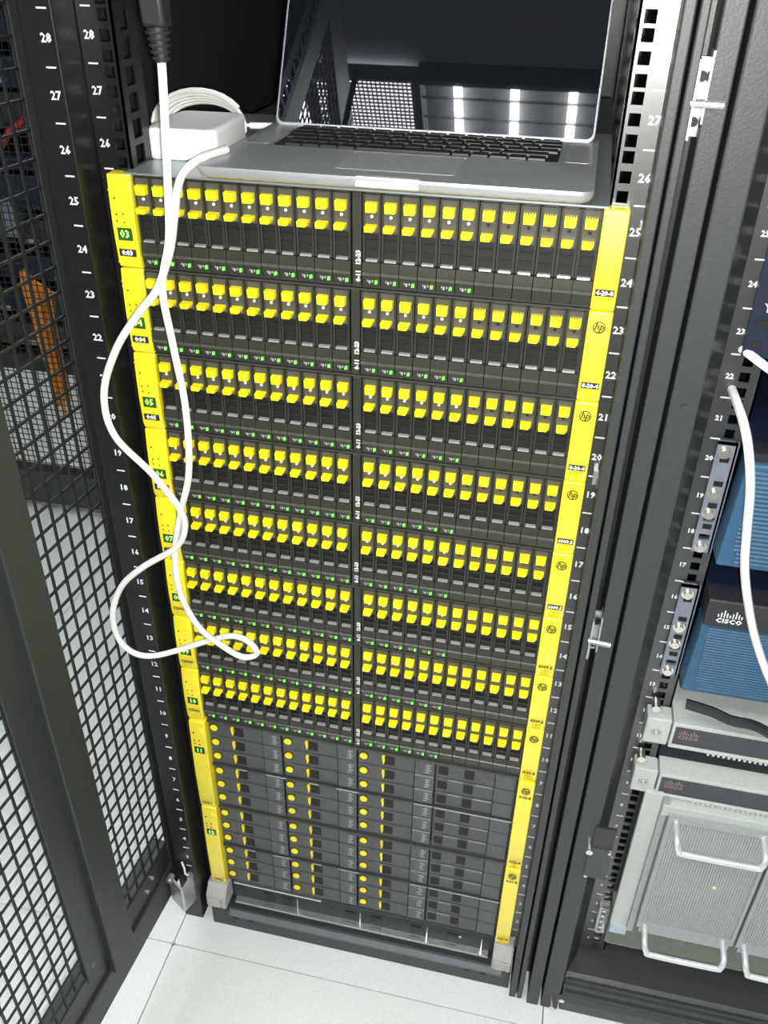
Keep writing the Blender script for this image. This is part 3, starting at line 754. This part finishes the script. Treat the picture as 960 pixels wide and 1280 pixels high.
def grey_device(z0, H, label, big):
    t = thing('grey_network_device' if not big else 'modular_switch', label, 'network device', (CX2, 0, z0))
    o = (-CX2, 0, -z0)
    def q(name, mb, m, **kw): return part(name, mb, m, t, o, **kw)
    zt = z0 + H
    q('chassis', MB().box(384, 806, 44, 520, z0 + 1 if not big else 62, zt - 1), MT['cisco' if not big else 'ciscodark'])
    zb = zt - U
    ear = q('rack_ear', MB().box(354, 383, 16, 40, zb + 2, zt - 1), MT['cisco'], bevel=2)
    part('ear_screw', MB().cyl((368, 14, zb + 20), (368, 17, zb + 20), 6.5, 14).cyl((368, 12.6, zb + 20), (368, 15, zb + 20), 3.4, 12), MT['zinc'], ear, smooth=True)
    fr = q('face_frame', MB().box(384.5, 808, 14, 44, zt - 7, zt - 1).box(384.5, 808, 14, 44, zb + 2, zb + 6).box(384.5, 388, 14, 44, zb + 6, zt - 7), MT['cisco'], bevel=1)
    pn = q('face_plate', MB().box(388, 808, 17, 44, zb + 6, zt - 7), MT['ciscodark'])
    cisco_mark(pn, 405, 16.6, zb + 22, 1.0, MT['logored'])
    vt = MB()
    for i in range(60): vt.box(430 + i * 6, 433 + i * 6, 12, 16, zb + 1, zb + 5)
    part('vent_teeth', vt, MT['cisco'], fr)
    return t, q
grey_device(11 * U - 9, U, 'thin light grey network device between the blue one and the big switch', False)
t, q = grey_device(62, 10 * U - 71, 'large light grey chassis switch with meshed fan trays and silver handles', True)
q('screw_post', MB().cyl((362, 20, 12 * U + 1), (362, 36, 12 * U + 1), 5, 10), MT['screw'], smooth=True)
q('screw_post', MB().cyl((360, 20, 10 * U + 1), (360, 36, 10 * U + 1), 5, 10), MT['screw'], smooth=True)
q('side_flange', MB().box(373, 396, 12, 20, 112, 9 * U - 1), MT['olive'] if False else MT['cisco'], bevel=1)
q('flange_label', MB().box(374, 397, 10, 20, 94, 112), MT['bluelabel'])
q('side_wall', MB().box(396, 404, 6, 44, 112, 9 * U - 4), MT['fanplate'])
q('lower_panel', MB().box(372, 808, 14, 44, 62, 146), MT['olive'])
q('upper_panel', MB().box(397, 808, 4, 44, 9 * U - 30, 9 * U - 11), MT['cisco'], bevel=1)
def hole_plate(x0, x1, z0, z1, y):
    """vertical slats with cross slats behind: a fine perforated plate"""
    m = MB(); p = 3.4
    n = int((x1 - x0) / p); nz = int((z1 - z0) / p)
    for i in range(n): m.box(x0 + i * p, x0 + i * p + 1.7, y, y + 1.2, z0, z1)
    for j in range(nz): m.box(x0, x1, y + 0.1, y + 1.3, z0 + j * p, z0 + j * p + 1.7)
    return m
for fi, (x0, x1) in enumerate(((405, 534), (538, 667), (671, 800))):
    ft = q('fan_tray', MB().box(x0, x0 + 4, -4, 40, 140, 9 * U - 22).box(x1 - 4, x1, -4, 40, 140, 9 * U - 22).box(x0 + 4, x1 - 4, -4, 40, 9 * U - 30, 9 * U - 22).box(x0 + 4, x1 - 4, -4, 40, 130, 154).box(x0 + 4, x1 - 4, 34, 40, 154, 9 * U - 30), MT['fanplate'])
    hp_ = part('perforated_grille', hole_plate(x0 + 4, x1 - 4, 154, 9 * U - 30, -3), MT['fanplate'], ft); hp_['kind'] = 'stuff'
    if fi == 0:
        part('status_lamp', MB().cyl((485.3, -4.2, 258), (485.3, -2, 258), 2.2, 10), MT['amber'], ft)
    for zc, sg in ((9 * U - 30, -1), (146, -1)):
        xm = [x0 + 10, x1 - 14]
        pts = [(xm[0], -4, zc), (xm[0], -18, zc), (xm[0] + 1, -30, zc - 5), (xm[0] + 5, -34, zc - 14), (xm[0] + 14, -34, zc - 18), (xm[1] - 12, -34, zc - 18), (xm[1] - 3, -34, zc - 14), (xm[1], -30, zc - 5), (xm[1], -18, zc), (xm[1], -4, zc)]
        part('handle', MB().tube(spline(pts, 4), 4.2, 10), MT['alulight'], ft, smooth=True)
    for (sx, sz) in ((x0 + 12, 9 * U - 27), (x1 - 12, 9 * U - 27)):
        part('tray_screw', MB().cyl((sx, -6, sz), (sx, -4, sz), 3, 8), MT['screw'], ft)

# white cable hanging in front of the blue devices
cabp = [(985, 478, 30), (958, 459, 32), (938, 444, 34), (926, 436, 44), (918, 441, 68), (911, 466, 70), (914, 484, 44), (920, 500, 16), (930, 530, -20), (936, 565, -34), (938, 610, -40), (934, 660, -40), (931, 705, -40), (934, 745, -40), (942, 790, -40), (955, 832, -38), (975, 880, -34), (1000, 940, -30)]
cb = part('network_cable', MB().tube(spline([cp(*q_) for q_ in cabp], 7), 4.2, 8), MT['cable'], None, smooth=True)
tag(cb, 'white cable hanging in front of the blue devices at the right edge', 'cable')

# black cord lying between the lower blue device and the thin grey one
bc = part('power_cable', MB().tube(spline([cp(858, 880, 8), cp(890, 890, 2), cp(915, 901, -2), cp(945, 908, -4), cp(975, 925, -4)], 6), 6.0, 8), MT['blackrub'], None, smooth=True)
tag(bc, 'short black cable lying on top of the thin light grey device', 'cable')
